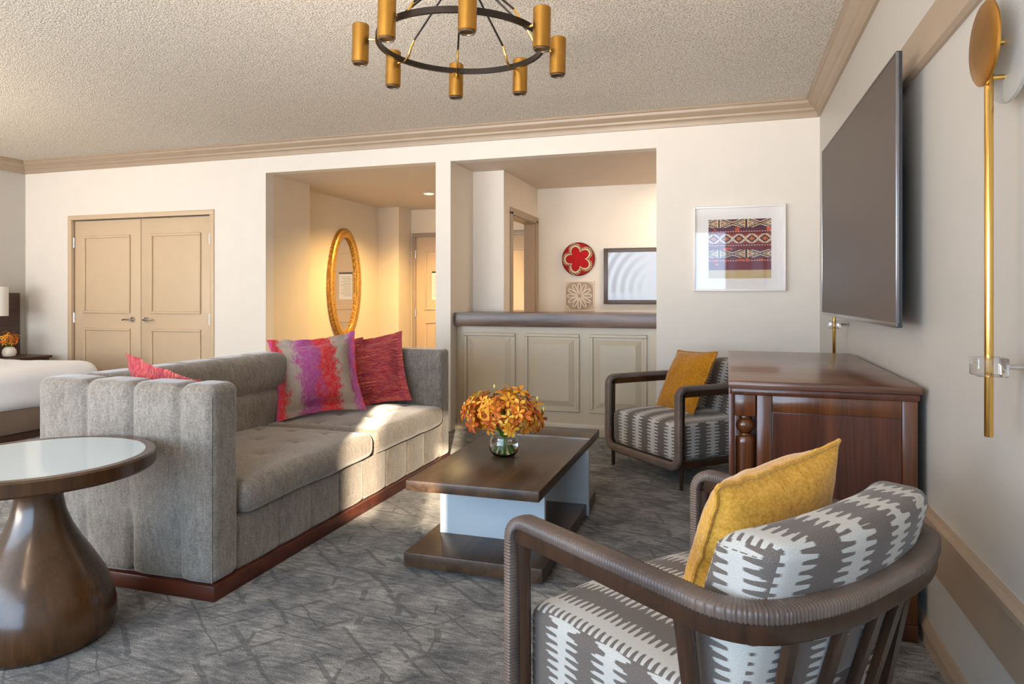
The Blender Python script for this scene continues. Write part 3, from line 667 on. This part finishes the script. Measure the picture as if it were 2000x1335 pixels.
# ------------------------------------------------------------------ chandelier
ch = thing('chandelier', 'black ring chandelier with brass cylinder shades under the textured ceiling', 'chandelier', (-1.0, 2.50, 2.207), rot=Matrix.Rotation(R(1.0), 3, Vector((-.3014, .9535, 0))).to_euler())
RG = .325; ZH2 = .285
bm = bmesh.new(); sweep(bm, [(RG * math.cos(2 * math.pi * i / 96), RG * math.sin(2 * math.pi * i / 96), 0) for i in range(96)], [(-.006, -.011), (.006, -.011), (.006, .011), (-.006, .011)], closed=True); finish('ring', bm, 'black_metal', ch, ang=30)
bm = bmesh.new(); lathe(bm, [(.02, ZH2 - .04), (.028, ZH2 - .03), (.028, ZH2 + .02), (.010, ZH2 + .03), (.009, .482), (.065, .494), (.068, .512)], 28); finish('stem', bm, 'black_metal', ch)
for k in range(8):
    a = 2 * math.pi * (k + .5) / 8 + R(17.54 + 22.5 + 7.5); c, s_ = math.cos(a), math.sin(a)
    rs = RG + .062
    bm = bmesh.new(); lathe(bm, [(.002, .05), (.029, .05), (.032, .047), (.032, -.096), (.029, -.099)], 28, (c * rs, s_ * rs, 0)); sh = finish('shade', bm, 'brass', ch)
    bm = bmesh.new(); lathe(bm, [(.028, -.0985), (.028, -.103), (.024, -.103), (.022, -.099)], 28, (c * rs, s_ * rs, 0)); finish('lens', bm, 'rubber', sh)
    bm = bmesh.new(); tube(bm, [(c * (rs - .03), s_ * (rs - .03), -.004), (c * (RG - .005), s_ * (RG - .005), -.006), (c * (RG - .03), s_ * (RG - .03), .012), (c * (RG - .045), s_ * (RG - .045), .045), (c * (RG - .062), s_ * (RG - .062), .072)], .0052, 8); finish('brass_arm', bm, 'gold', ch)
    bm = bmesh.new(); taper(bm, (c * (RG - .060), s_ * (RG - .060), .070), (c * .022, s_ * .022, ZH2), .0042, .0042, 8, 1); finish('rod', bm, 'black_metal', ch)
# ------------------------------------------------------------------ armchairs
def fillet(pts, nrm, rad, step=.0028):
    """closed polyline with rounded corners; normals interpolated; evenly resampled"""
    n = len(pts); P = [Vector(p) for p in pts]; out = []
    for i in range(n):
        a, b, c = P[i - 1], P[i], P[(i + 1) % n]; r = rad[i]
        u = (a - b).normalized(); v = (c - b).normalized(); ang = u.angle(v); t = r / math.tan(ang / 2)
        p0, p1 = b + u * t, b + v * t; n0, n1 = Vector(nrm[i - 1]), Vector(nrm[i])
        bis = (u + v).normalized(); o = b + bis * (r / math.sin(ang / 2)); e0 = p0 - o; e1 = p1 - o; sw = e0.angle(e1)
        for k in range(11):
            s = k / 10; e = (e0 * math.sin((1 - s) * sw) + e1 * math.sin(s * sw)) / math.sin(sw)
            nn = n0.lerp(n1, s)
            out.append((o + e, nn.normalized() if nn.length > .01 else n0))
    res = []; m = len(out)
    for i in range(m):
        (p, a), (q, b) = out[i], out[(i + 1) % m]; L = (q - p).length; k = max(1, round(L / step))
        for j in range(k): res.append((p.lerp(q, j / k), a.lerp(b, j / k)))
    return res
AW, AF, AB, AZ, AZ0 = .380, .356, -.369, .636, .142
def armchair(label, loc, rz):
    t = thing('armchair', label, 'chair', loc, rz, 'pair of ikat armchairs')
    # wrapped rail: bottom front rail > post > arm > bowed back rail > arm > post
    pts = [(AW, AF, AZ0), (AW, AF, AZ), (AW + .01, AB + .03, AZ), (.2, AB - .045, AZ), (-.2, AB - .045, AZ), (-AW - .01, AB + .03, AZ), (-AW, AF, AZ), (-AW, AF, AZ0)]
    nr = [(0, 1, 0), (0, 0, 1), (0, 0, 1), (0, 0, 1), (0, 0, 1), (0, 0, 1), (0, 1, 0), (0, 1, 0)]
    # nr[i] is the outward normal of segment i -> i+1
    path = fillet(pts, nr, [.07, .055, .13, .6, .6, .13, .055, .07])
    prof = [(-.027, -.010), (-.024, -.014), (.024, -.014), (.027, -.010), (.027, .008), (.022, .0145), (.012, .0165), (-.012, .0165), (-.022, .0145), (-.027, .008)]
    bm = bmesh.new(); sweep(bm, [p for p, n in path], prof, [n for p, n in path], closed=True, scale=lambda i: (.955, 1.045, .955)[i % 3])
    finish('wrapped_rail', bm, 'cord', t, ang=80)
    # dark wood under-rail following the arms and the back
    up = [(p - Vector((0, 0, .033)), n) for p, n in fillet([(AW - .0, AF - .035, AZ), (AW + .01, AB + .03, AZ), (.2, AB - .045, AZ), (-.2, AB - .045, AZ), (-AW - .01, AB + .03, AZ), (-AW, AF - .035, AZ)], [(0, 0, 1)] * 6, [.005, .13, .6, .6, .13, .005], .02)]
    seq = [u for u in up if not (abs(u[0].x) < AW - .015 and u[0].y > AF - .05)]
    g = max(range(len(seq)), key=lambda i: (seq[i][0] - seq[i - 1][0]).length); seq = seq[g:] + seq[:g]
    bm = bmesh.new(); sweep(bm, [p for p, n in seq], [(-.020, -.019), (.020, -.019), (.022, -.014), (.022, .019), (-.022, .019), (-.022, -.014)], [n for p, n in seq]); finish('under_rail', bm, 'chair_wood', t, ang=40)
    for sg in (-1, 1):
        bm = bmesh.new(); taper(bm, (sg * (AW - .004), AF - .036, AZ - .05), (sg * (AW - .012), AF - .036, 0), .019, .013, 12, 6); finish('leg', bm, 'chair_wood', t)
        bm = bmesh.new(); taper(bm, (sg * (AW - .0), AB + .17, AZ - .045), (sg * (AW - .02), AB + .10, 0), .021, .013, 12, 6); finish('leg', bm, 'chair_wood', t)
    bm = bmesh.new()
    for d in ((-AW + .01, AW - .01, AF - .07, AF - .03, .13, .17), (-AW + .01, AW - .01, AB + .07, AB + .11, .13, .17), (-AW + .005, -AW + .04, AB + .1, AF - .04, .13, .17), (AW - .04, AW - .005, AB + .1, AF - .04, .13, .17)): box(bm, *d, bev=.004)
    finish('seat_frame', bm, 'chair_wood', t)
    for i in range(5):
        x = (i - 2) * .125; yb = AB - .040 + .10 * (x / .36) ** 2
        bm = bmesh.new(); sweep(bm, [(x, yb + .0 + (AB + .095 - yb) * q, AZ - .045 - (AZ - .045 - .145) * q) for q in (0, .33, .66, 1)], [(-.015, -.009), (.015, -.009), (.017, 0), (.015, .009), (-.015, .009), (-.017, 0)], [(0, -1, .3)] * 4); finish('back_slat', bm, 'chair_wood', t, ang=30)
    def sd(p, n):
        q = p.copy()
        if n.z > .3: q.z += .030 * max(0, 1 - (p.x / .34) ** 2) ** .7 * max(0, 1 - (p.y / .36) ** 4)
        if n.y > .3: q.y += .012 * max(0, 1 - (p.x / .34) ** 2)
        return q
    bm = bmesh.new(); rbox(bm, -.346, .346, AB + .10, AF - .012, .17, .405, .035, 20, 20, 8, disp=sd, kr=4); finish('seat_cushion', bm, 'ikat', t, ang=80)
    def bd(p, n):
        q = p.copy(); h = (p.z - .40) / .36
        q.y += -.10 * h + .055 * (p.x / .31) ** 2 + .012 * noise.noise(Vector((p.x * 3, 2, p.z * 3)))
        if n.z > .3: q.z += .010 * math.cos(p.x / .31 * 2.2)
        return q
    bm = bmesh.new(); rbox(bm, -.334, .334, AB + .03, AB + .18, .40, .765, .045, 24, 6, 16, disp=bd, kr=4); bc = finish('back_cushion', bm, 'ikat', t, ang=80)
    return t
c1 = armchair('ikat armchair in the foreground seen from behind, yellow pillow on it', (-.027, 1.823, 0), R(54.4))
c2 = dup(c1, (-.305, 4.892, 0), R(134.1), 'ikat armchair in the far corner behind the mahogany console')
def local(c, p): return Matrix.Translation(c.location) @ Matrix.Rotation(c.rotation_euler.z, 4, 'Z') @ Vector(p)
def ldir(c, p): return Matrix.Rotation(c.rotation_euler.z, 3, 'Z') @ Vector(p)
place(pillow('throw_pillow', .43, .47, .18, 'yellow', flange=.008, seed=11, piping='yellow', pinch=.06, wr=.006), local(c1, (.055, -.08, .615)), ldir(c1, (.05, .90, .42)), R(-8), 'mustard velvet pillow on the foreground armchair', group='yellow armchair pillows')
place(pillow('throw_pillow', .46, .45, .14, 'amber', flange=.008, seed=15, piping='amber', pinch=.05, wr=.006), local(c2, (.02, -.05, .625)), ldir(c2, (.12, .88, .45)), R(3), 'amber velvet pillow on the far corner armchair', group='yellow armchair pillows')
# ------------------------------------------------------------------ bar counter
bar = thing('bar_counter', 'built-in bar counter with dark wood slab over raised cream panels', 'counter', (-1.47, 5.85, 0))
def slab():
    bm = bmesh.new(); n = 60; prof = []
    for i in range(n + 1):
        x = -.902 + 1.804 * i / n; y = -.075 + .010 * noise.noise(Vector((x * 3, 0, 0)))
        prof.append((x, y))
    va = [bm.verts.new((x, y + .006, .945)) for x, y in prof]; vm = [bm.verts.new((x, y - .004, 1.005)) for x, y in prof]; vb = [bm.verts.new((x, y + .004, 1.066)) for x, y in prof]
    vc = [bm.verts.new((x, .52, 1.066)) for x, y in prof]; vd = [bm.verts.new((x, .52, .945)) for x, y in prof]
    L = [va, vm, vb, vc, vd]
    for k in range(5):
        a, b = L[k], L[(k + 1) % 5]
        for i in range(n): bm.faces.new((a[i], a[i + 1], b[i + 1], b[i]))
    bm.faces.new([l[0] for l in L]); bm.faces.new([l[-1] for l in L]); return bm
finish('countertop', slab(), 'bar_top', bar, ang=30)
bx('front_board', (-.91, .908, 0, .10, 0, .945), 'bar', bar)
bx('base_board', (-.905, .905, -.016, .002, 0, .108), 'bar', bar, bev=.005)
for x0, x1 in ((-.838, -.346), (-.259, .238), (.328, .818)):
    bm = bmesh.new(); panel_frame(bm, x0, x1, .204, .886, 0, .03, .016); pm = finish('panel_moulding', bm, 'bar', bar)
    bm = bmesh.new(); a = [(x0 + .05, .254), (x1 - .05, .254), (x1 - .05, .836), (x0 + .05, .836)]; b = [(x0 + .095, .299), (x1 - .095, .299), (x1 - .095, .791), (x0 + .095, .791)]
    va = [bm.verts.new((x, -.002, z)) for x, z in a]; vb = [bm.verts.new((x, -.018, z)) for x, z in b]; vz = [bm.verts.new((x, .002, z)) for x, z in a]
    for i in range(4): bm.faces.new((va[i], va[(i + 1) % 4], vb[(i + 1) % 4], vb[i])); bm.faces.new((vz[i], vz[(i + 1) % 4], va[(i + 1) % 4], va[i]))
    bm.faces.new(vb); finish('raised_panel', bm, 'bar', pm, smooth=False)
# ------------------------------------------------------------------ things on the walls
wf = thing('framed_textile', 'woven red textile in a white shadow-box frame on the back wall', 'artwork', (.080, D, 1.592))
fw, fh = .690, .672
bx('frame', [(-fw / 2, -fw / 2 + .016, -.05, 0, -fh / 2, fh / 2), (fw / 2 - .016, fw / 2, -.05, 0, -fh / 2, fh / 2), (-fw / 2 + .016, fw / 2 - .016, -.05, 0, fh / 2 - .016, fh / 2), (-fw / 2 + .016, fw / 2 - .016, -.05, 0, -fh / 2, -fh / 2 + .016)], 'white_frame', wf, bev=.002)
bx('mat_board', (-fw / 2 + .012, fw / 2 - .012, -.018, -.004, -fh / 2 + .012, fh / 2 - .012), 'mat_board', wf)
CRM, MAR, ORG, DRK, PUR, TAN, REDC = (232, 212, 178), (118, 26, 44), (206, 112, 42), (62, 40, 38), (96, 40, 70), (206, 176, 124), (176, 44, 40)
rt = random.Random(5)
blot = [(rt.random(), rt.choice((.165, .17, .50, .70, .76, .69)), rt.uniform(.02, .05), rt.uniform(.012, .03)) for _ in range(16)]
def textile(u, v):
    def tri(c, hh, p=.44, off=.27):
        x = abs(((u + off) / p) % 1 - .5) * 2; y = abs(v - c) / hh
        if x > .93: return DRK
        if x > .86: return CRM
        k = x - y * 1.0
        if k > .52: return ORG if (x - y) > .6 and not (.62 < x < .72 and y < .25) else CRM if k < .58 else MAR
        if k > .38: return CRM
        if k > .24: return DRK
        if k > .12: return CRM
        if k > -.12: return DRK if int((x + y) * 9) % 2 else MAR
        if k > -.30: return CRM
        return DRK if k > -.45 else PUR
    if v < .14: return tri(.07, .085)
    if .52 <= v < .65: return tri(.585, .08)
    if .25 <= v < .41:
        x = abs((u / .205 + .1) % 1 - .5) * 2; y = abs(v - .33) / .08; k = x + y
        if abs(k - 1) < .12 or abs(abs(x - y) - 0) < .0: return CRM
        if k < .45: return ORG
        if k < .60: return DRK
        if k < .88: return MAR
        return CRM if abs(k - 1.28) < .09 else (REDC if k > 1.5 else DRK)
    if v >= .855: return TAN
    for bx_, by, rx, ry in blot:
        if ((u - bx_) / rx) ** 2 + ((v - by) / ry) ** 2 < 1: return (222, 84, 40)
    for lv in (.205, .445, .70):
        if abs(v - lv) < .008 and int(u * 48) % 2: return (214, 170, 150)
    return PUR if v < .2 else MAR
o = paint_grid('textile', 120, 120, .469, .467, textile, wf, -.021); o.location = (.0055, 0, -.0025)
bx('glazing', (-fw / 2 + .014, fw / 2 - .014, -.046, -.043, -fh / 2 + .014, fh / 2 - .014), 'pane', wf)
bf = thing('framed_print', 'pale print in a dark brown frame on the bar nook wall', 'artwork', (-.88, 7.5, 1.433))
w2, h2 = .85, .612
bx('frame', [(-w2 / 2, -w2 / 2 + .045, -.03, 0, -h2 / 2, h2 / 2), (w2 / 2 - .045, w2 / 2, -.03, 0, -h2 / 2, h2 / 2), (-w2 / 2 + .045, w2 / 2 - .045, -.03, 0, h2 / 2 - .045, h2 / 2), (-w2 / 2 + .045, w2 / 2 - .045, -.03, 0, -h2 / 2, -h2 / 2 + .045)], 'black_frame', bf, bev=.003)
def arches(u, v):
    x, y = u - .15, v - .9; r = math.hypot(u * 1.5 - 1.1, (v - .8) * 1.0)
    k = .5 + .5 * math.sin(r * 34); e = max(0, 1 - u * 1.6) * (1 if v < .85 else .5)
    return (238 - 60 * k * e, 230 - 74 * k * e, 222 - 84 * k * e)
paint_grid('print', 60, 44, w2 - .088, h2 - .088, arches, bf, -.014)
bx('backing', (-w2 / 2 + .04, w2 / 2 - .04, -.012, -.002, -h2 / 2 + .04, h2 / 2 - .04), 'mat_board', bf)
bx('glazing', (-w2 / 2 + .042, w2 / 2 - .042, -.024, -.021, -h2 / 2 + .042, h2 / 2 - .042), 'pane2', bf)
bk = thing('woven_basket', 'round red woven basket with five-petal star on the bar nook wall', 'basket', (-1.588, 7.5, 1.625))
bm = bmesh.new(); cl = bm.loops.layers.float_color.new('Col'); RB = .186; nr_, na = 44, 150
def bprof(q): return -.035 - .028 * (1 - q * q) + .0022 * math.sin(q * 22 * math.pi)
V = [[bm.verts.new((RB * i / nr_ * math.cos(2 * math.pi * j / na), bprof(i / nr_), RB * i / nr_ * math.sin(2 * math.pi * j / na))) for j in range(na)] for i in range(1, nr_ + 1)]
def bcol(q, th):
    s = abs(math.cos(2.5 * (th - math.pi))) ; star = .36 + .36 * s ** .8; w = star + .155
    if q < star: return (186, 30, 36)
    if q < star + .03: return (70, 30, 26)
    if q < w: return (224, 202, 164)
    if q < w + .035: return (60, 26, 22)
    if abs(q - w - .10 + .04 * s) < .02: return (214, 190, 150)
    if q > .965: return (92, 34, 28)
    return (160, 34, 36)
for i in range(nr_ - 1):
    for j in range(na):
        f = bm.faces.new((V[i][j], V[i][(j + 1) % na], V[i + 1][(j + 1) % na], V[i + 1][j])); c = lin(bcol((i + 1.5) / nr_, 2 * math.pi * (j + .5) / na))
        for l in f.loops: l[cl] = c
f = bm.faces.new(V[0])
for l in f.loops: l[cl] = lin((186, 30, 36))
finish('woven_face', bm, 'art', bk, ang=80)
bm = bmesh.new(); lathe(bm, [(.10, 0), (.15, -.012), (.186, -.034), (.186, -.037), (.17, -.03)], 60, (0, 0, 0), 'y'); finish('woven_side', bm, plain('basket_brown', (110, 44, 34), .8), bk)
cp = thing('carved_panel', 'square carved plaster panel with petal medallion below the red basket', 'wall panel', (-1.578, 7.5, 1.215))
bx('slab', (-.164, .164, -.012, 0, -.164, .164), 'recess_shade', cp)
bx('border', [(-.166, .166, -.024, 0, .152, .166), (-.166, .166, -.024, 0, -.166, -.152), (-.166, -.152, -.024, 0, -.152, .152), (.152, .166, -.024, 0, -.152, .152)], 'stone', cp, bev=.003)
bm = bmesh.new(); tube(bm, [(.026 * math.cos(a), -.018, .026 * math.sin(a)) for a in [2 * math.pi * i / 20 for i in range(20)]], .006, 6, closed=True); finish('medallion', bm, 'stone', cp)
for k in range(12):
    a = 2 * math.pi * k / 12; bm = bmesh.new(); pts = []
    for i in range(15):
        q = i / 14 * 2 * math.pi; r = .088 - .053 * math.cos(q); w = .018 * math.sin(q) * (.6 + .5 * (r - .035) / .106)
        pts.append((r * math.cos(a) - w * math.sin(a), -.018, r * math.sin(a) + w * math.cos(a)))
    tube(bm, [(x, -.022, z) for x, _, z in pts[:-1]], .0085, 6, closed=True); finish('carved_petal', bm, 'stone', cp)
for sx_ in (-1, 1):
    for sz_ in (-1, 1):
        bm = bmesh.new(); tube(bm, [(sx_ * .150, -.018, sz_ * .105), (sx_ * .138, -.018, sz_ * .125), (sx_ * .125, -.018, sz_ * .138), (sx_ * .105, -.018, sz_ * .150)], .007, 6); lathe(bm, [(.012, -.026), (.014, -.016)], 10, (sx_ * .146, 0, sz_ * .146), 'y'); finish('carved_scroll', bm, 'stone', cp)
mi = thing('oval_mirror', 'tall oval mirror in a woven gold frame in the entry hall', 'mirror', (-4.6, 7.53, 1.36))
bm = bmesh.new(); A_, B_ = .37, .70; N_ = 96
def ov(k, a): return (math.cos(a) * (A_ - k), math.sin(a) * (B_ - k))
rgs = []
for k, x in ((0, 0), (.0, .035), (.012, .05), (.06, .056), (.105, .05), (.118, .034), (.118, .005)):
    rgs.append([bm.verts.new((x, *ov(k, 2 * math.pi * i / N_))) for i in range(N_)])
for a, b in zip(rgs, rgs[1:]):
    for i in range(N_): bm.faces.new((a[i], a[(i + 1) % N_], b[(i + 1) % N_], b[i]))
finish('frame', bm, 'woven', mi, ang=50)
bm = bmesh.new(); bm.faces.new([bm.verts.new((.018, *ov(.115, 2 * math.pi * i / N_))) for i in range(N_)]); bm.faces.new([bm.verts.new((.002, *ov(.1, -2 * math.pi * i / N_))) for i in range(N_)]); finish('mirror_glass', bm, 'mirror', mi, smooth=False)
nt_ = thing('door_notice', 'white paper notice sheet on the entry door', 'notice', (-3.84, 8.786, 1.36))
bx('sheet', (-.11, .11, -.003, 0, -.195, .175), 'paper', nt_); bx('holder_strip', (-.112, .112, -.005, 0, .175, .20), 'tv_black', nt_)
bm = bmesh.new()
for k in range(13): box(bm, -.09, .09 - (k * 37 % 5) * .015, -.0036, -.002, .13 - k * .023, .136 - k * .023)
finish('print_lines', bm, plain('grey_print', (150, 140, 128), .8), nt_)
dl = thing('recessed_downlight', 'small warm recessed downlight in the entry hall ceiling', 'light', (-3.386, 7.443, ZH))
bm = bmesh.new(); lathe(bm, [(.05, .0), (.052, -.004), (.07, -.006), (.075, -.001)], 32, cap=False); finish('trim_ring', bm, 'mat_board', dl)
bm = bmesh.new(); lathe(bm, [(.05, -.001), (.05, -.003)], 24); finish('lens', bm, 'lens', dl)
lamp('downlight', 'SPOT', (-3.386, 7.443, ZH - .02), (0, 0, 0), 260, (1, .66, .26), spot_size=R(150), spot_blend=.6, shadow_soft_size=.05)
lamp('bar_nook_downlight', 'AREA', (-.3, 6.9, ZH - .02), (0, 0, 0), 16, (1, .80, .58), shape='DISK', size=.25)
# ------------------------------------------------------------------ bed corner
bed = thing('bed', 'wide bed with white duvet and brown upholstered base by the left wall', 'bed', (-6.5, 4.15, 0))
bm = bmesh.new(); box(bm, -.94, .86, -.80, .78, .07, .27, bev=.02); finish('bed_base', bm, 'bed_base', bed)
bx('toe_frame', (-.9, .80, -.74, .72, 0, .08), 'dark_wood', bed)
def dv(p, n):
    k = noise.noise(Vector((p.x * 2, p.y * 2, p.z * 2))) * .018 + noise.noise(Vector((p.x * 6, p.y * 6, p.z * 3))) * .007
    return p + n * k
bm = bmesh.new(); rbox(bm, -.92, .90, -.82, .81, .255, .605, .11, 24, 24, 6, disp=dv, kr=5); finish('duvet', bm, 'white_fabric', bed, ang=80)
for y in (-.4, .38):
    bm = bmesh.new(); rbox(bm, -.96, -.50, y - .33, y + .33, .58, .74, .07, 10, 12, 3, disp=dv); finish('bed_pillow', bm, 'white_fabric', bed, ang=80)
bx('headboard', (-1.055, -.985, -1.0, 1.435, 0, 1.25), 'dark_wood', bed, bev=.005)
ns = thing('nightstand', 'dark wood nightstand between bed and back wall', 'nightstand', (-7.22, 5.30, 0))
bx('top', (-.26, .24, -.22, .26, .55, .578), 'dark_wood', ns, bev=.003)
bx('carcass', (-.25, .22, -.20, .24, .05, .55), 'dark_wood', ns)
for z in (.08, .32):
    d = bx('drawer', (.22, .232, -.19, .23, z, z + .22), 'dark_wood', ns, bev=.003); bm = bmesh.new(); tube(bm, [(.234, -.04, z + .12), (.25, -.035, z + .12), (.25, .075, z + .12), (.234, .08, z + .12)], .005, 6); finish('drawer_pull', bm, 'brass', d)
bv = thing('white_bud_vase', 'small white ceramic vase on the nightstand', 'vase', (-7.16, 5.225, .578))
bm = bmesh.new(); lathe(bm, [(.035, 0), (.055, .012), (.066, .045), (.060, .08), (.040, .102), (.034, .106), (.030, .10)], 32); finish('body', bm, 'ceramic', bv)
bq2 = thing('small_orchid_bunch', 'small bunch of orange orchids in the white nightstand vase', 'flowers', (-7.16, 5.225, .578))
bouquet(bq2, 46, (-.01, 0, .185), (.115, .10, .085), .027, (0, 0, .10), 9, 5)
ls = thing('bedside_lamp', 'white drum pendant lamp hanging beside the headboard', 'lamp', (-7.33, 5.10, 0))
bm = bmesh.new(); lathe(bm, [(.128, 1.01), (.128, 1.312), (.124, 1.312), (.124, 1.01)], 40, (.09, .02, 0), cap=False); finish('lampshade', bm, 'lampshade', ls, ang=30)
bm = bmesh.new(); tube(bm, [(-.15, .02, 1.42), (-.05, .02, 1.45), (.05, .02, 1.44), (.12, .02, 1.40), (.115, .02, 1.36), (.09, .02, 1.35), (.09, .02, 1.20)], .007, 8); lathe(bm, [(.05, -.16), (.05, -.145)], 16, (-.07, .02, 1.42), 'x'); finish('swing_arm', bm, 'black_metal', ls)
bm = bmesh.new(); box(bm, -.035, .215, .012, .028, 1.296, 1.302); lathe(bm, [(.01, 1.10), (.035, 1.13), (.03, 1.17), (.012, 1.20)], 14, (.09, .02, 0)); finish('bulb_holder', bm, 'chrome', ls)
